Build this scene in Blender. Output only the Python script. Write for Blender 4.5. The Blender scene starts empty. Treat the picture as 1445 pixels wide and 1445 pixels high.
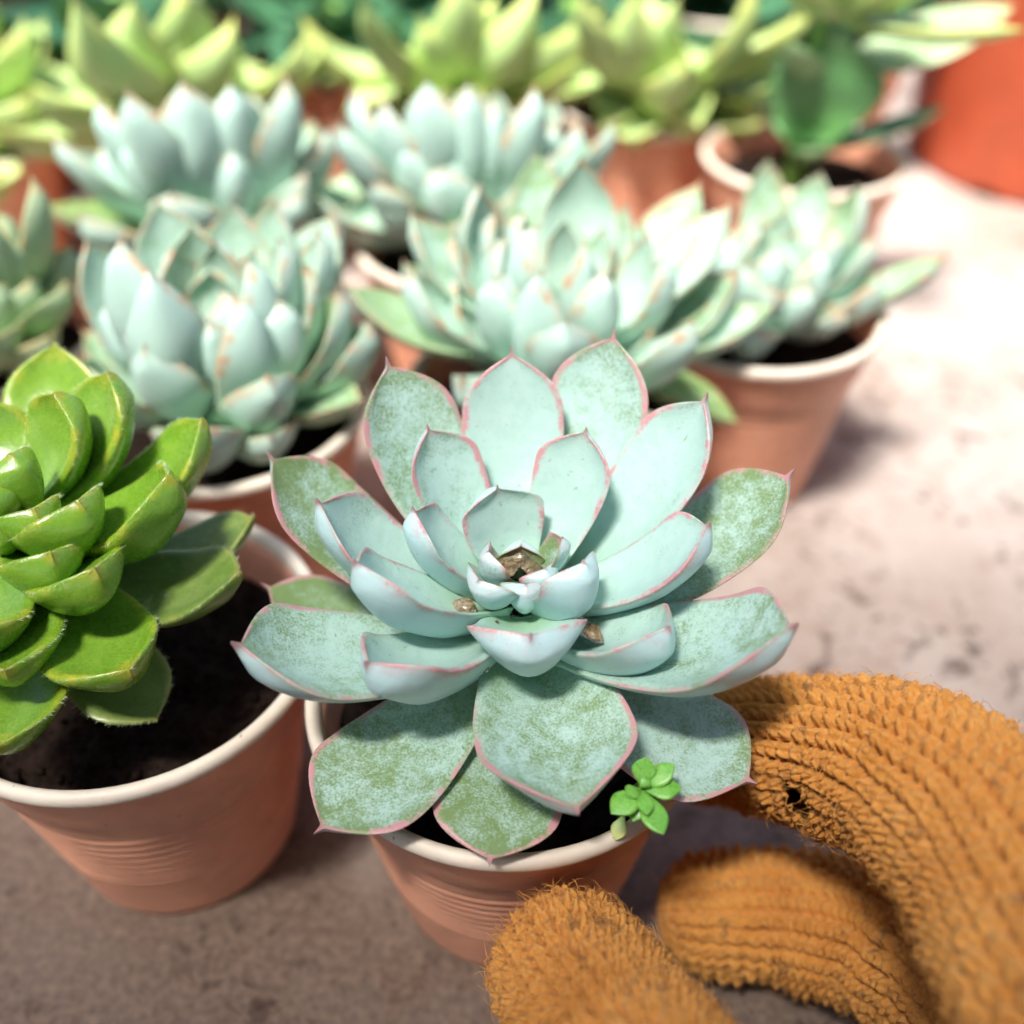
import bpy, bmesh, math, random
import numpy as np
from mathutils import Vector, Matrix

# ------------------------------------------------------------------ scene, camera, light
SC = bpy.context.scene
COL = SC.collection
S = 0.01                                   # everything below is written in centimetres
F_PX, PITCH, CAM_H = 1486.1, math.radians(40.54), 19.914   # camera solved from the pot rims (1445 px frame)

cam_data = bpy.data.cameras.new('camera')
cam = bpy.data.objects.new('camera', cam_data); COL.objects.link(cam)
cam.location = (0, 0, CAM_H * S)
cam.rotation_euler = (math.radians(90) - PITCH, 0, 0)
cam_data.sensor_width = 36; cam_data.lens = 36 * F_PX / 1445
cam_data.clip_start = 0.005; cam_data.clip_end = 50
cam_data.dof.use_dof = True
cam_data.dof.focus_distance = 0.161
cam_data.dof.aperture_fstop = 7.0
SC.camera = cam

SUN_EL, SUN_AZ = math.radians(64), math.radians(213)       # azimuth: clockwise from +Y, where the sun stands
world = bpy.data.worlds.new('World'); SC.world = world; world.use_nodes = True
wn = world.node_tree.nodes; wl = world.node_tree.links
sky = wn.new('ShaderNodeTexSky'); sky.sky_type = 'NISHITA'; sky.sun_disc = False
sky.sun_elevation = SUN_EL; sky.sun_rotation = SUN_AZ; sky.air_density = 1.0; sky.dust_density = 3.0
bg = wn['Background']; bg.inputs['Strength'].default_value = 0.075
wl.new(sky.outputs[0], bg.inputs[0])
sun_d = bpy.data.lights.new('sun', 'SUN'); sun = bpy.data.objects.new('sun', sun_d); COL.objects.link(sun)
sun_d.energy = 4.4; sun_d.angle = math.radians(13); sun_d.color = (1.0, 0.97, 0.93)
sun_dir = Vector((math.sin(SUN_AZ) * math.cos(SUN_EL), math.cos(SUN_AZ) * math.cos(SUN_EL), math.sin(SUN_EL)))
sun.rotation_euler = sun_dir.to_track_quat('Z', 'Y').to_euler()
sun.location = sun_dir * 3
SC.view_settings.view_transform = 'Standard'; SC.view_settings.look = 'None'
SC.view_settings.gamma = 1; SC.view_settings.exposure = 1.4
SC.render.engine = 'CYCLES'
SC.cycles.use_denoising = True
SC.cycles.use_adaptive_sampling = True; SC.cycles.adaptive_threshold = .03
SC.cycles.max_bounces = 6; SC.cycles.transparent_max_bounces = 8
SC.cycles.caustics_reflective = False; SC.cycles.caustics_refractive = False

# ------------------------------------------------------------------ helpers
CP, SP = math.cos(PITCH), math.sin(PITCH)
CAMP = np.array([0, 0, CAM_H])
def ray(px, py):
    u = (px - 722.5) / F_PX; v = (py - 722.5) / F_PX
    return np.array([u, CP - v * SP, -SP - v * CP])
def at(px, py, z):
    d = ray(px, py); return CAMP + d * ((CAM_H - z) / -d[2])
def nrm(v):
    v = np.asarray(v, float); return v / (np.linalg.norm(v) + 1e-12)

def mesh_obj(name, V, Fc, mat, parent=None, attrs=None, smooth=True):
    me = bpy.data.meshes.new(name)
    V = np.asarray(V, float) * S
    me.from_pydata(V.tolist(), [], [tuple(int(i) for i in f) for f in Fc])
    if attrs:
        for k, a in attrs.items():
            at_ = me.attributes.new(k, 'FLOAT', 'POINT')
            at_.data.foreach_set('value', np.asarray(a, np.float32))
    if smooth:
        me.polygons.foreach_set('use_smooth', [True] * len(me.polygons))
    me.update()
    if mat: me.materials.append(mat)
    o = bpy.data.objects.new(name, me); COL.objects.link(o)
    if parent: o.parent = parent
    return o
def thing(name, label, cat, loc=(0, 0, 0), group=None):
    o = bpy.data.objects.new(name, None); COL.objects.link(o)
    o.empty_display_size = 0.01
    o.location = [c * S for c in loc]
    o['label'] = label; o['category'] = cat
    if group: o['group'] = group
    return o
def tag(o, label, cat, group=None):
    o['label'] = label; o['category'] = cat
    if group: o['group'] = group
    return o

def grid_faces(nr, nc, wrap=True):
    F = []
    for i in range(nr - 1):
        for j in range(nc if wrap else nc - 1):
            k = (j + 1) % nc
            F.append((i * nc + j, i * nc + k, (i + 1) * nc + k, (i + 1) * nc + j))
    return F
def sstep(a, b, x):
    t = np.clip((x - a) / (b - a), 0, 1); return t * t * (3 - 2 * t)

# ------------------------------------------------------------------ material helpers
class NT:
    def __init__(s, name):
        s.m = bpy.data.materials.new(name); s.m.use_nodes = True
        s.t = s.m.node_tree; s.n = s.t.nodes; s.l = s.t.links
        s.b = s.n['Principled BSDF']; s.out = s.n['Material Output']
    def put(s, sock, v):
        if hasattr(v, 'bl_idname') or isinstance(v, bpy.types.NodeSocket): s.l.new(v, sock)
        elif isinstance(v, (tuple, list)) and len(v) == 3 and sock.type == 'RGBA': sock.default_value = (*v, 1)
        else: sock.default_value = v
    def math(s, op, a, b=0.0, c=None, clamp=False):
        n = s.n.new('ShaderNodeMath'); n.operation = op; n.use_clamp = clamp
        s.put(n.inputs[0], a); s.put(n.inputs[1], b)
        if c is not None: s.put(n.inputs[2], c)
        return n.outputs[0]
    def attr(s, name, kind='GEOMETRY'):
        n = s.n.new('ShaderNodeAttribute'); n.attribute_name = name; n.attribute_type = kind
        return n.outputs['Fac']
    def noise(s, vec, scale, detail=3, rough=.55, dist=0.0, w=None):
        n = s.n.new('ShaderNodeTexNoise')
        if w is not None: n.noise_dimensions = '4D'; s.put(n.inputs['W'], w)
        if vec is not None: s.l.new(vec, n.inputs['Vector'])
        n.inputs['Scale'].default_value = scale; n.inputs['Detail'].default_value = detail
        n.inputs['Roughness'].default_value = rough; n.inputs['Distortion'].default_value = dist
        return n.outputs['Fac']
    def ss(s, x, a, b):                      # smoothstep
        n = s.n.new('ShaderNodeMapRange'); n.interpolation_type = 'SMOOTHSTEP'; n.clamp = True
        s.put(n.inputs['Value'], x); s.put(n.inputs['From Min'], a); s.put(n.inputs['From Max'], b)
        return n.outputs['Result']
    def mix(s, f, a, b):
        n = s.n.new('ShaderNodeMix'); n.data_type = 'RGBA'
        s.put(n.inputs[0], f); s.put(n.inputs[6], a); s.put(n.inputs[7], b)
        return n.outputs[2]
    def bump(s, h, strength, dist):
        n = s.n.new('ShaderNodeBump'); n.inputs['Strength'].default_value = strength
        n.inputs['Distance'].default_value = dist; s.put(n.inputs['Height'], h)
        s.l.new(n.outputs[0], s.b.inputs['Normal']); return n.outputs[0]
    def obj(s):
        return s.n.new('ShaderNodeTexCoord').outputs['Object']
    def rnd(s):
        return s.n.new('ShaderNodeObjectInfo').outputs['Random']

def leaf_material(name, green, bloom_col, under_col, margin, base_col, rough=.38, spec=.45,
                  sss=.12, margin_w=.10, green_speck=1.0, spot=0.0, margin_k=1.0, near=True):
    m = NT(name)
    ed, tt, un, bl = m.attr('edist'), m.attr('tt'), m.attr('under'), m.attr('bloom')
    oc = m.obj(); r10 = m.math('MULTIPLY', m.rnd(), 37.0)
    big = m.noise(oc, 150, 4, .6, .8, r10)
    mid = m.noise(oc, 420, 4, .6, .4, r10)
    fine = m.noise(oc, 2600, 3, .65, 0, r10) if near else mid
    # powdery bloom: fine grains, thinned in larger rubbed patches
    k = m.math('MULTIPLY_ADD', big, .95, m.math('MULTIPLY', mid, .55))
    k = m.math('ADD', k, m.math('MULTIPLY', fine, 1.15))
    k = m.math('ADD', k, m.math('MULTIPLY_ADD', bl, 1.0, -1.55))
    wear = m.math('MULTIPLY', m.math('SUBTRACT', 1.0, m.ss(ed, .05, .5)), m.ss(tt, .45, .95))
    k = m.math('MULTIPLY_ADD', wear, -.16, k)
    cover = m.ss(k, -.06, .50)
    cover = m.math('MULTIPLY_ADD', m.math('SUBTRACT', 1.0, cover), -green_speck, 1.0)
    tone = m.mix(m.math('MULTIPLY', m.ss(mid, .35, .7), .5), bloom_col, tuple(min(1, c * f) for c, f in zip(bloom_col, (1.22, 1.14, 1.16))))
    col = m.mix(cover, green, tone)
    basem = m.math('SUBTRACT', 1.0, m.ss(tt, .08, .42))
    col = m.mix(m.math('MULTIPLY', basem, .8), col, base_col)
    if near:
        # sharply bounded rubbed-off marks
        rub = m.ss(m.noise(oc, 330, 5, .7, 1.2, m.math('ADD', r10, 9.0)), .64, .69)
        col = m.mix(m.math('MULTIPLY', rub, .75 * green_speck), col, green)
        # pale dried water marks
        pale = m.ss(m.noise(oc, 190, 4, .65, 1.5, m.math('ADD', r10, 4.0)), .62, .74)
        col = m.mix(m.math('MULTIPLY', pale, .30), col, (.62, .66, .55))
    undc = m.mix(m.math('MULTIPLY', m.ss(m.math('MULTIPLY_ADD', wear, .16, k), -.35, .12), .95), green, under_col)
    col = m.mix(m.math('MULTIPLY', un, .92), col, undc)
    if spot:
        sp = m.ss(m.noise(oc, 1500, 2, .5, 0, r10), .70, .76)
        col = m.mix(m.math('MULTIPLY', sp, spot), col, tuple(c * .35 for c in green))
    # coloured margin, ragged, strongest towards the tip
    rag = m.math('MULTIPLY_ADD', m.math('ADD', m.math('MULTIPLY', mid, .6), m.math('MULTIPLY', fine, .4)), margin_w * 3.4, -margin_w * 1.3)
    mw = m.math('MULTIPLY_ADD', m.ss(tt, .25, .98), margin_w, rag)
    mm = m.math('SUBTRACT', 1.0, m.ss(m.math('SUBTRACT', ed, mw), -.05, .05))
    mm = m.math('MULTIPLY', mm, m.ss(tt, .18, .6))
    mm = m.math('MULTIPLY', mm, m.math('MULTIPLY_ADD', m.ss(big, .40, .62), .8, .12))
    mm = m.math('MULTIPLY', mm, m.math('MULTIPLY_ADD', un, -.8 if near else -.25, 1.0))
    mm = m.math('MULTIPLY', mm, m.math('MULTIPLY_ADD', m.ss(m.math('ADD', m.math('MULTIPLY', fine, .6), m.math('MULTIPLY', mid, .4)), .38, .58), .75, .25))
    mm = m.math('MULTIPLY', mm, margin_k, clamp=True)
    col = m.mix(mm, col, margin)
    tipm = m.math('MULTIPLY', m.ss(tt, .945, .985), .85)
    col = m.mix(m.math('MULTIPLY', tipm, min(1, margin_k)), col, tuple(c * .75 for c in margin))
    m.put(m.b.inputs['Base Color'], col)
    m.put(m.b.inputs['Roughness'], m.math('MULTIPLY_ADD', fine, .3, rough - .15))
    m.b.inputs['Specular IOR Level'].default_value = spec
    if near: m.b.inputs['Coat Weight'].default_value = .18; m.b.inputs['Coat Roughness'].default_value = .28
    m.b.inputs['Subsurface Weight'].default_value = sss if near else 0
    m.b.inputs['Subsurface Radius'].default_value = (.5, 1.0, .4)
    m.b.inputs['Subsurface Scale'].default_value = .0018
    hb = m.math('ADD', m.math('MULTIPLY', fine, .25), m.math('MULTIPLY', mid, .75))
    if near: m.bump(hb, .35, .0006)
    return m.m

M = {}
M['main_leaf'] = leaf_material('glaucous_leaf', (.185, .275, .10), (.41, .59, .52), (.50, .70, .71), (.56, .27, .28), (.27, .46, .27), margin_w=.08, margin_k=2.0, spot=.55)
M['pale_leaf'] = leaf_material('pale_leaf', (.22, .35, .10), (.41, .58, .47), (.45, .63, .56), (.52, .32, .18), (.20, .38, .22), margin_w=.09, green_speck=.7, margin_k=1.4, near=False)
M['soft_leaf'] = leaf_material('soft_leaf', (.19, .30, .07), (.30, .42, .24), (.33, .46, .28), (.60, .40, .18), (.30, .45, .22), margin_w=.08, green_speck=.8, margin_k=.8, near=False)
M['green_leaf'] = leaf_material('bright_green_leaf', (.13, .29, .014), (.21, .38, .04), (.17, .35, .025), (.44, .42, .04), (.11, .27, .015), rough=.27, spec=.6, sss=.25, margin_w=.12, green_speck=.8, margin_k=1.0)
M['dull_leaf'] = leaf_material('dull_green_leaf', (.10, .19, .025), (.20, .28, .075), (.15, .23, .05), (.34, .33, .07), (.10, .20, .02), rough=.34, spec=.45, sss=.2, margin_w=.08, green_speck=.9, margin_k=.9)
M['yellow_leaf'] = leaf_material('yellow_green_leaf', (.30, .45, .07), (.46, .60, .26), (.42, .57, .22), (.66, .62, .14), (.36, .58, .14), margin_w=.16, green_speck=.6, sss=.25, near=False)
M['jade_leaf'] = leaf_material('jade_leaf', (.07, .20, .06), (.10, .26, .09), (.30, .45, .22), (.32, .42, .2), (.12, .3, .08), margin_w=.03, green_speck=.6, margin_k=.4, near=False)
M['dark_leaf'] = leaf_material('dark_leaf', (.025, .085, .03), (.045, .14, .065), (.04, .12, .055), (.06, .15, .06), (.03, .10, .04), margin_w=.03, green_speck=.7, margin_k=.3, spec=.5, near=False)
M['weed_leaf'] = leaf_material('weed_leaf', (.11, .36, .03), (.22, .5, .09), (.2, .48, .1), (.3, .55, .12), (.14, .4, .05), rough=.3, spec=.5, margin_w=.02, green_speck=.8, margin_k=.3, sss=.25)

def simple(name, col, rough=.6, spec=.4, var=.25, scale=300, bump=.2, bd=.0005, sss=0, sscale=.002):
    m = NT(name); oc = m.obj()
    a = m.noise(oc, scale, 5, .6, .3, m.math('MULTIPLY', m.rnd(), 9.0)); b = m.noise(oc, scale * 6, 3, .6)
    c = m.mix(m.ss(a, .3, .7), tuple(x * (1 - var) for x in col), tuple(min(1, x * (1 + var)) for x in col))
    m.put(m.b.inputs['Base Color'], c); m.b.inputs['Roughness'].default_value = rough
    m.b.inputs['Specular IOR Level'].default_value = spec
    if sss:
        m.b.inputs['Subsurface Weight'].default_value = sss
        m.b.inputs['Subsurface Radius'].default_value = (1, .5, .3); m.b.inputs['Subsurface Scale'].default_value = sscale
    m.bump(m.math('ADD', a, m.math('MULTIPLY', b, .5)), bump, bd)
    return m.m

def pot_material(name, col, dust):
    m = NT(name); oc = m.obj(); w = m.math('MULTIPLY', m.rnd(), 20.0)
    a = m.noise(oc, 70, 4, .6, .5, w); b = m.noise(oc, 900, 3, .6, 0, w)
    c = m.mix(m.ss(a, .3, .72), tuple(x * .86 for x in col), tuple(min(1, x * 1.1) for x in col))
    d = m.ss(m.noise(oc, 160, 5, .7, 1, w), .56, .74)
    c = m.mix(m.math('MULTIPLY', d, .38), c, dust)
    sp = m.ss(m.noise(oc, 700, 2, .5, 0, w), .70, .75)
    c = m.mix(m.math('MULTIPLY', sp, .65), c, (.12, .06, .04))
    sc_ = m.n.new('ShaderNodeMapping'); sc_.inputs['Scale'].default_value = (1, 1, 9)
    m.l.new(oc, sc_.inputs['Vector'])
    scuff = m.ss(m.noise(sc_.outputs[0], 120, 4, .6, .3, w), .60, .70)
    c = m.mix(m.math('MULTIPLY', scuff, .22), c, dust)
    m.put(m.b.inputs['Base Color'], c)
    m.put(m.b.inputs['Roughness'], m.math('MULTIPLY_ADD', a, .3, .33))
    m.b.inputs['Specular IOR Level'].default_value = .4
    m.b.inputs['Subsurface Weight'].default_value = .18
    m.b.inputs['Subsurface Radius'].default_value = (1, .45, .3); m.b.inputs['Subsurface Scale'].default_value = .003
    m.bump(m.math('ADD', a, m.math('MULTIPLY', b, .35)), .25, .0006)
    return m.m
M['pot'] = pot_material('terracotta_plastic', (.78, .36, .225), (.68, .48, .38))
M['rim'] = pot_material('cream_rim', (.84, .72, .59), (.62, .50, .40))
M['red_pot'] = pot_material('red_plastic', (.44, .085, .035), (.55, .28, .2))
M['stem'] = simple('stem_bark', (.20, .17, .09), .75)
M['green_stem'] = simple('green_stem', (.22, .42, .08), .5)

# ground
def ground_material():
    m = NT('concrete'); oc = m.obj()
    big = m.noise(oc, 9, 4, .6, .6); mid = m.noise(oc, 42, 6, .65, .8); fine = m.noise(oc, 520, 5, .7)
    c = m.mix(m.ss(big, .34, .66), (.33, .265, .225), (.50, .44, .40))
    c = m.mix(m.math('MULTIPLY', m.ss(mid, .46, .68), .5), c, (.24, .155, .115))
    c = m.mix(m.math('MULTIPLY', m.ss(fine, .40, .70), .45), c, (.44, .34, .28))
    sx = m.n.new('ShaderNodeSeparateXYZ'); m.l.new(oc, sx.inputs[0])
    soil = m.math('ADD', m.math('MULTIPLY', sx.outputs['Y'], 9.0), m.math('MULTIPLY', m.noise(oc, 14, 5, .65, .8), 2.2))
    soil = m.math('SUBTRACT', 1.0, m.ss(m.math('MULTIPLY_ADD', sx.outputs['X'], 2.5, soil), 1.9, 2.9))      # soil stain over the front, darkened to paint in the foreground shade
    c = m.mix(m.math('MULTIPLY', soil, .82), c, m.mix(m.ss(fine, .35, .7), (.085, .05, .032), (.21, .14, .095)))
    v = m.noise(oc, 95, 3, .55, .6)
    clump = m.ss(m.noise(oc, 26, 3, .6), .42, .62)
    st = m.math('MULTIPLY', m.ss(v, .575, .65), clump)
    c = m.mix(m.math('MULTIPLY', st, .8), c, (.065, .04, .03))
    v2 = m.noise(oc, 260, 2, .5, .3)
    st2 = m.math('MULTIPLY', m.ss(v2, .60, .67), m.math('MULTIPLY_ADD', clump, .8, .2))
    c = m.mix(m.math('MULTIPLY', st2, .7), c, (.05, .03, .022))
    m.put(m.b.inputs['Base Color'], c); m.b.inputs['Roughness'].default_value = .82
    m.b.inputs['Specular IOR Level'].default_value = .25
    m.bump(m.math('ADD', m.math('MULTIPLY', fine, .6), m.math('ADD', mid, m.math('MULTIPLY', st, -.4))), .5, .0015)
    return m.m
gv, gf = [], []
n = 40
for i in range(n + 1):
    for j in range(n + 1):
        gv.append((-400 + 800 * j / n, -400 + 800 * i / n, 0))
gf = grid_faces(n + 1, n + 1, False)
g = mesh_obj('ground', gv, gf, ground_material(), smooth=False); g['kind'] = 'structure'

# unseen slab added behind the camera: keeps the direct sun off the front of the table
def boxes(bs):
    V, F = [], []
    for (x0, x1, y0, y1, z0, z1) in bs:
        b = len(V); V += [(x, y, z) for z in (z0, z1) for y in (y0, y1) for x in (x0, x1)]
        F += [tuple(b + i for i in q) for q in ((0, 2, 3, 1), (4, 5, 7, 6), (0, 1, 5, 4), (2, 6, 7, 3), (0, 4, 6, 2), (1, 3, 7, 5))]
    return V, F
SHADE_SLAB_Y = -43.5
rv, rf = boxes([(-380, 380, -380, SHADE_SLAB_Y, 150, 154), (-200, -192, SHADE_SLAB_Y - 20, SHADE_SLAB_Y - 12, 0, 150), (200, 208, SHADE_SLAB_Y - 20, SHADE_SLAB_Y - 12, 0, 150)])
shade_slab = mesh_obj('shade_slab', rv, rf, simple('shade_slab_board', (.16, .14, .12), .8), smooth=False); shade_slab['kind'] = 'structure'

# ------------------------------------------------------------------ pots
def lathe(prof, seg=96):
    V = []
    for r, z in prof:
        for j in range(seg):
            a = 2 * math.pi * j / seg
            V.append((r * math.cos(a), r * math.sin(a), z))
    return V, grid_faces(len(prof), seg)
POT_H, POT_R, POT_B = 5.83, 3.5, 2.28
def pot_meshes():
    def rw(z): return POT_B + (3.22 - POT_B) * (z / 5.4)
    prof = [(0.01, 0.10), (1.7, 0.10), (1.85, 0.0), (POT_B - .10, 0.0), (POT_B - .02, .05), (POT_B + .02, .14)]
    z = .3
    while z < 4.3:
        prof.append((rw(z), z)); z += .12 if z < 1.6 else .04
    out = []
    for r, zz in prof:                      # turned grooves round the middle
        if 1.7 < zz < 3.75: r += .022 * math.sin((zz - 1.7) * 2 * math.pi / .26)
        out.append((r, zz))
    out += [(rw(4.32), 4.32), (rw(4.36) + .07, 4.38), (rw(4.45) + .09, 4.46), (3.36, 5.55), (3.365, 5.62), (3.24, 5.62), (3.17, 5.35), (2.96, 4.2), (2.85, 3.7)]
    wall = lathe(out)
    rp = [(3.32, 5.60), (3.33, 5.56), (3.42, 5.54), (3.49, 5.57), (3.52, 5.65), (3.51, 5.75), (3.46, 5.82), (3.39, 5.835), (3.32, 5.81), (3.27, 5.74), (3.235, 5.6), (3.20, 5.42)]
    rim = lathe(rp)
    return wall, rim
WALL, RIM = pot_meshes()
def soil_mesh(seed, R=3.05):
    rs = random.Random(seed); V = []; F = []
    nr, ns = 34, 110
    ph = [rs.uniform(0, 6.28) for _ in range(12)]
    def h(x, y):
        return (.10 * math.sin(2.1 * x + ph[0]) * math.cos(1.7 * y + ph[1]) + .06 * math.sin(5.3 * x + 2 * y + ph[2]) + .04 * math.sin(9 * y - 4 * x + ph[3])) + rs.uniform(-.05, .05)
    for i in range(nr + 1):
        r = R * i / nr
        for j in range(ns):
            a = 2 * math.pi * j / ns + rs.uniform(-.01, .01)
            x, y = r * math.cos(a), r * math.sin(a)
            V.append((x, y, 4.65 + h(x, y) * (1 if i < nr else .3)))
    F = grid_faces(nr + 1, ns)
    # loose crumbs
    for k in range(420):
        a = rs.uniform(0, 6.28); r = R * .96 * math.sqrt(rs.random()); s = rs.uniform(.03, .13)
        c = (r * math.cos(a), r * math.sin(a), 4.70 + rs.uniform(-.03, .05)); b = len(V)
        for q in ((1, 0, 0), (0, 1, 0), (-1, 0, 0), (0, -1, 0), (0, 0, 1), (0, 0, -1)):
            V.append(tuple(c[i] + q[i] * s * rs.uniform(.6, 1.3) for i in range(3)))
        F += [(b, b + 1, b + 4), (b + 1, b + 2, b + 4), (b + 2, b + 3, b + 4), (b + 3, b, b + 4), (b + 1, b, b + 5), (b + 2, b + 1, b + 5), (b + 3, b + 2, b + 5), (b, b + 3, b + 5)]
    return V, F
M['soil'] = simple('potting_soil', (.024, .0135, .009), .9, .15, .6, 500, .8, .002)
_pot_cache = {}
def pot(x, y, label, seed, rotz=0):
    t = thing('flower_pot', label, 'flower pot', (x, y, 0), 'small cream-rimmed terracotta pots')
    t.rotation_euler.z = rotz
    for nm, (V, F), mk in (('pot_wall', WALL, 'pot'), ('rim', RIM, 'rim')):
        if nm not in _pot_cache:
            _pot_cache[nm] = mesh_obj(nm, V, F, M[mk], t)
        else:
            c = _pot_cache[nm].copy(); COL.objects.link(c); c.parent = t
    V, F = soil_mesh(seed)
    mesh_obj('soil', V, F, M['soil'], t)
    return t

# ------------------------------------------------------------------ leaves
def leaf_geom(base, tip, W, T, bend=.12, cup=.28, b0=.42, tm=.66, tpow=2.0, mucro=.035, axis=(0, 0, 1),
              roll=0, seed=0, nt=26, nu=8, curl=.0, side=0.0, wav=.02, keel=.25, fold=0.0, plump=.62, Tk=1.0):
    T = T * Tk
    rs = np.random.RandomState(seed)
    base = np.asarray(base, float); tip = np.asarray(tip, float)
    d = tip - base; L = np.linalg.norm(d); d /= L
    a = nrm(axis)
    n = a - a.dot(d) * d
    if np.linalg.norm(n) < .15: n = nrm(np.array([-d[0], -d[1], .2]))
    n = nrm(n); b = np.cross(d, n)
    if roll:
        c, s = math.cos(roll), -math.sin(roll); n, b = n * c + b * s, b * c - n * s
    t = 1 - (1 - np.linspace(0, 1, nt)) ** 1.45
    t[-1] = 1
    ctrl = base + d * L * .52 - n * bend * L * 2 + b * side * L
    P = ((1 - t) ** 2)[:, None] * base + (2 * t * (1 - t))[:, None] * ctrl + (t ** 2)[:, None] * tip
    P += n[None, :] * (curl * L * sstep(.7, 1, t) ** 1.5)[:, None]
    Tn = np.gradient(P, t, axis=0); Tn /= np.linalg.norm(Tn, axis=1)[:, None]
    B = b[None, :] - (Tn @ b)[:, None] * Tn; B /= np.linalg.norm(B, axis=1)[:, None]
    N = np.cross(B, Tn)
    # outline
    te = 1 - mucro
    s_ = np.clip((t - tm) / (te - tm), 0, 1)
    up = b0 + (1 - b0) * np.sin(np.clip(t / tm, 0, 1) * math.pi / 2) ** 1.35
    prof = np.where(t < tm, up, 1 - s_ ** tpow)
    prof = np.maximum(prof, .035 * np.clip((1 - t) / max(mucro, 1e-3), 0, 1) + .004)
    wv = 1 + wav * np.sin(t * rs.uniform(5, 9) + rs.uniform(0, 6))
    hw = W / 2 * prof * wv
    tp = np.interp(t, [0, .3, .6, .88, 1 - mucro, 1], [.75, 1, .95, .66, .22, .05]) * T
    us = np.sin(np.linspace(-1, 1, 2 * nu + 1) * math.pi / 2)
    ntop = len(us)
    ub = us[1:-1][::-1]
    uu = np.concatenate([us, ub]); isb = np.concatenate([np.zeros(ntop), np.ones(len(ub))])
    nc = len(uu)
    cupt = cup * np.interp(t, [0, .3, .7, 1], [1.35, 1.05, .85, 1.0])
    ph = rs.uniform(0, 6.28, 4)
    V = np.zeros((nt, nc, 3)); E = np.zeros((nt, nc)); A = np.zeros((nt, nc))
    for i in range(nt):
        w = hw[i]
        ztop = cupt[i] * w * np.abs(uu) ** 2.1 + fold * w * np.abs(uu)
        ztop = ztop - .18 * tp[i] * np.clip((np.abs(uu) - .8) / .2, 0, 1) ** 2
        ztop += .012 * W * np.sin(uu * 3.1 + ph[0] + 4 * t[i]) * prof[i] + .010 * W * np.sin(t[i] * 11 + ph[1]) * prof[i]
        th = tp[i] * ((1 - uu ** 2) ** plump) * (1 + keel * (1 - np.sqrt(uu ** 2 + .03)))
        z = ztop - th * isb
        V[i] = P[i] + B[i] * (uu * w)[:, None] + N[i] * z[:, None]
        tipdist = (1 - t[i]) * L
        E[i] = np.minimum((1 - np.abs(uu)) * w, tipdist * .6)
        A[i] = isb * np.clip((1 - np.abs(uu)) * 16, 0, 1)
    V = V.reshape(-1, 3); F = grid_faces(nt, nc)
    # caps
    V = np.vstack([V, P[:1], P[-1:]])
    ib, ie = nt * nc, nt * nc + 1
    F += [(ib, (j + 1) % nc, j) for j in range(nc)] + [(ie, (nt - 1) * nc + j, (nt - 1) * nc + (j + 1) % nc) for j in range(nc)]
    ex = lambda X, c0, c1: np.concatenate([X.reshape(-1), [c0, c1]])
    tt = np.repeat(t, nc)
    return V, F, dict(edist=ex(E, .3, 0), tt=ex(tt, 0, 1), under=ex(A, 0, 0)), (P, B, N, hw, t)

def solve_tip(base, px, py, L, el, hd=None):
    """the point on the pixel's ray that best fits the leaf's own length and rise, seen from the leaf's base"""
    d = nrm(ray(px, py)); t0 = -d.dot(CAMP - base)
    t = np.linspace(t0 - L * 1.3, t0 + L * 1.3, 400); q = CAMP + d * t[:, None] - base
    l = np.linalg.norm(q, axis=1); e = np.degrees(np.arcsin(np.clip(q[:, 2] / l, -1, 1)))
    cost = (np.log(l / L) / .13) ** 2 + ((e - el) / 11) ** 2
    if hd is not None:                       # keep to the side of the stem the leaf grows from
        cost = cost + 6 * np.clip(.2 - (q[:, :2] @ hd) / l, 0, 2) ** 2 * 10
    k = np.argmin(cost)
    return CAMP + d * t[k]

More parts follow.
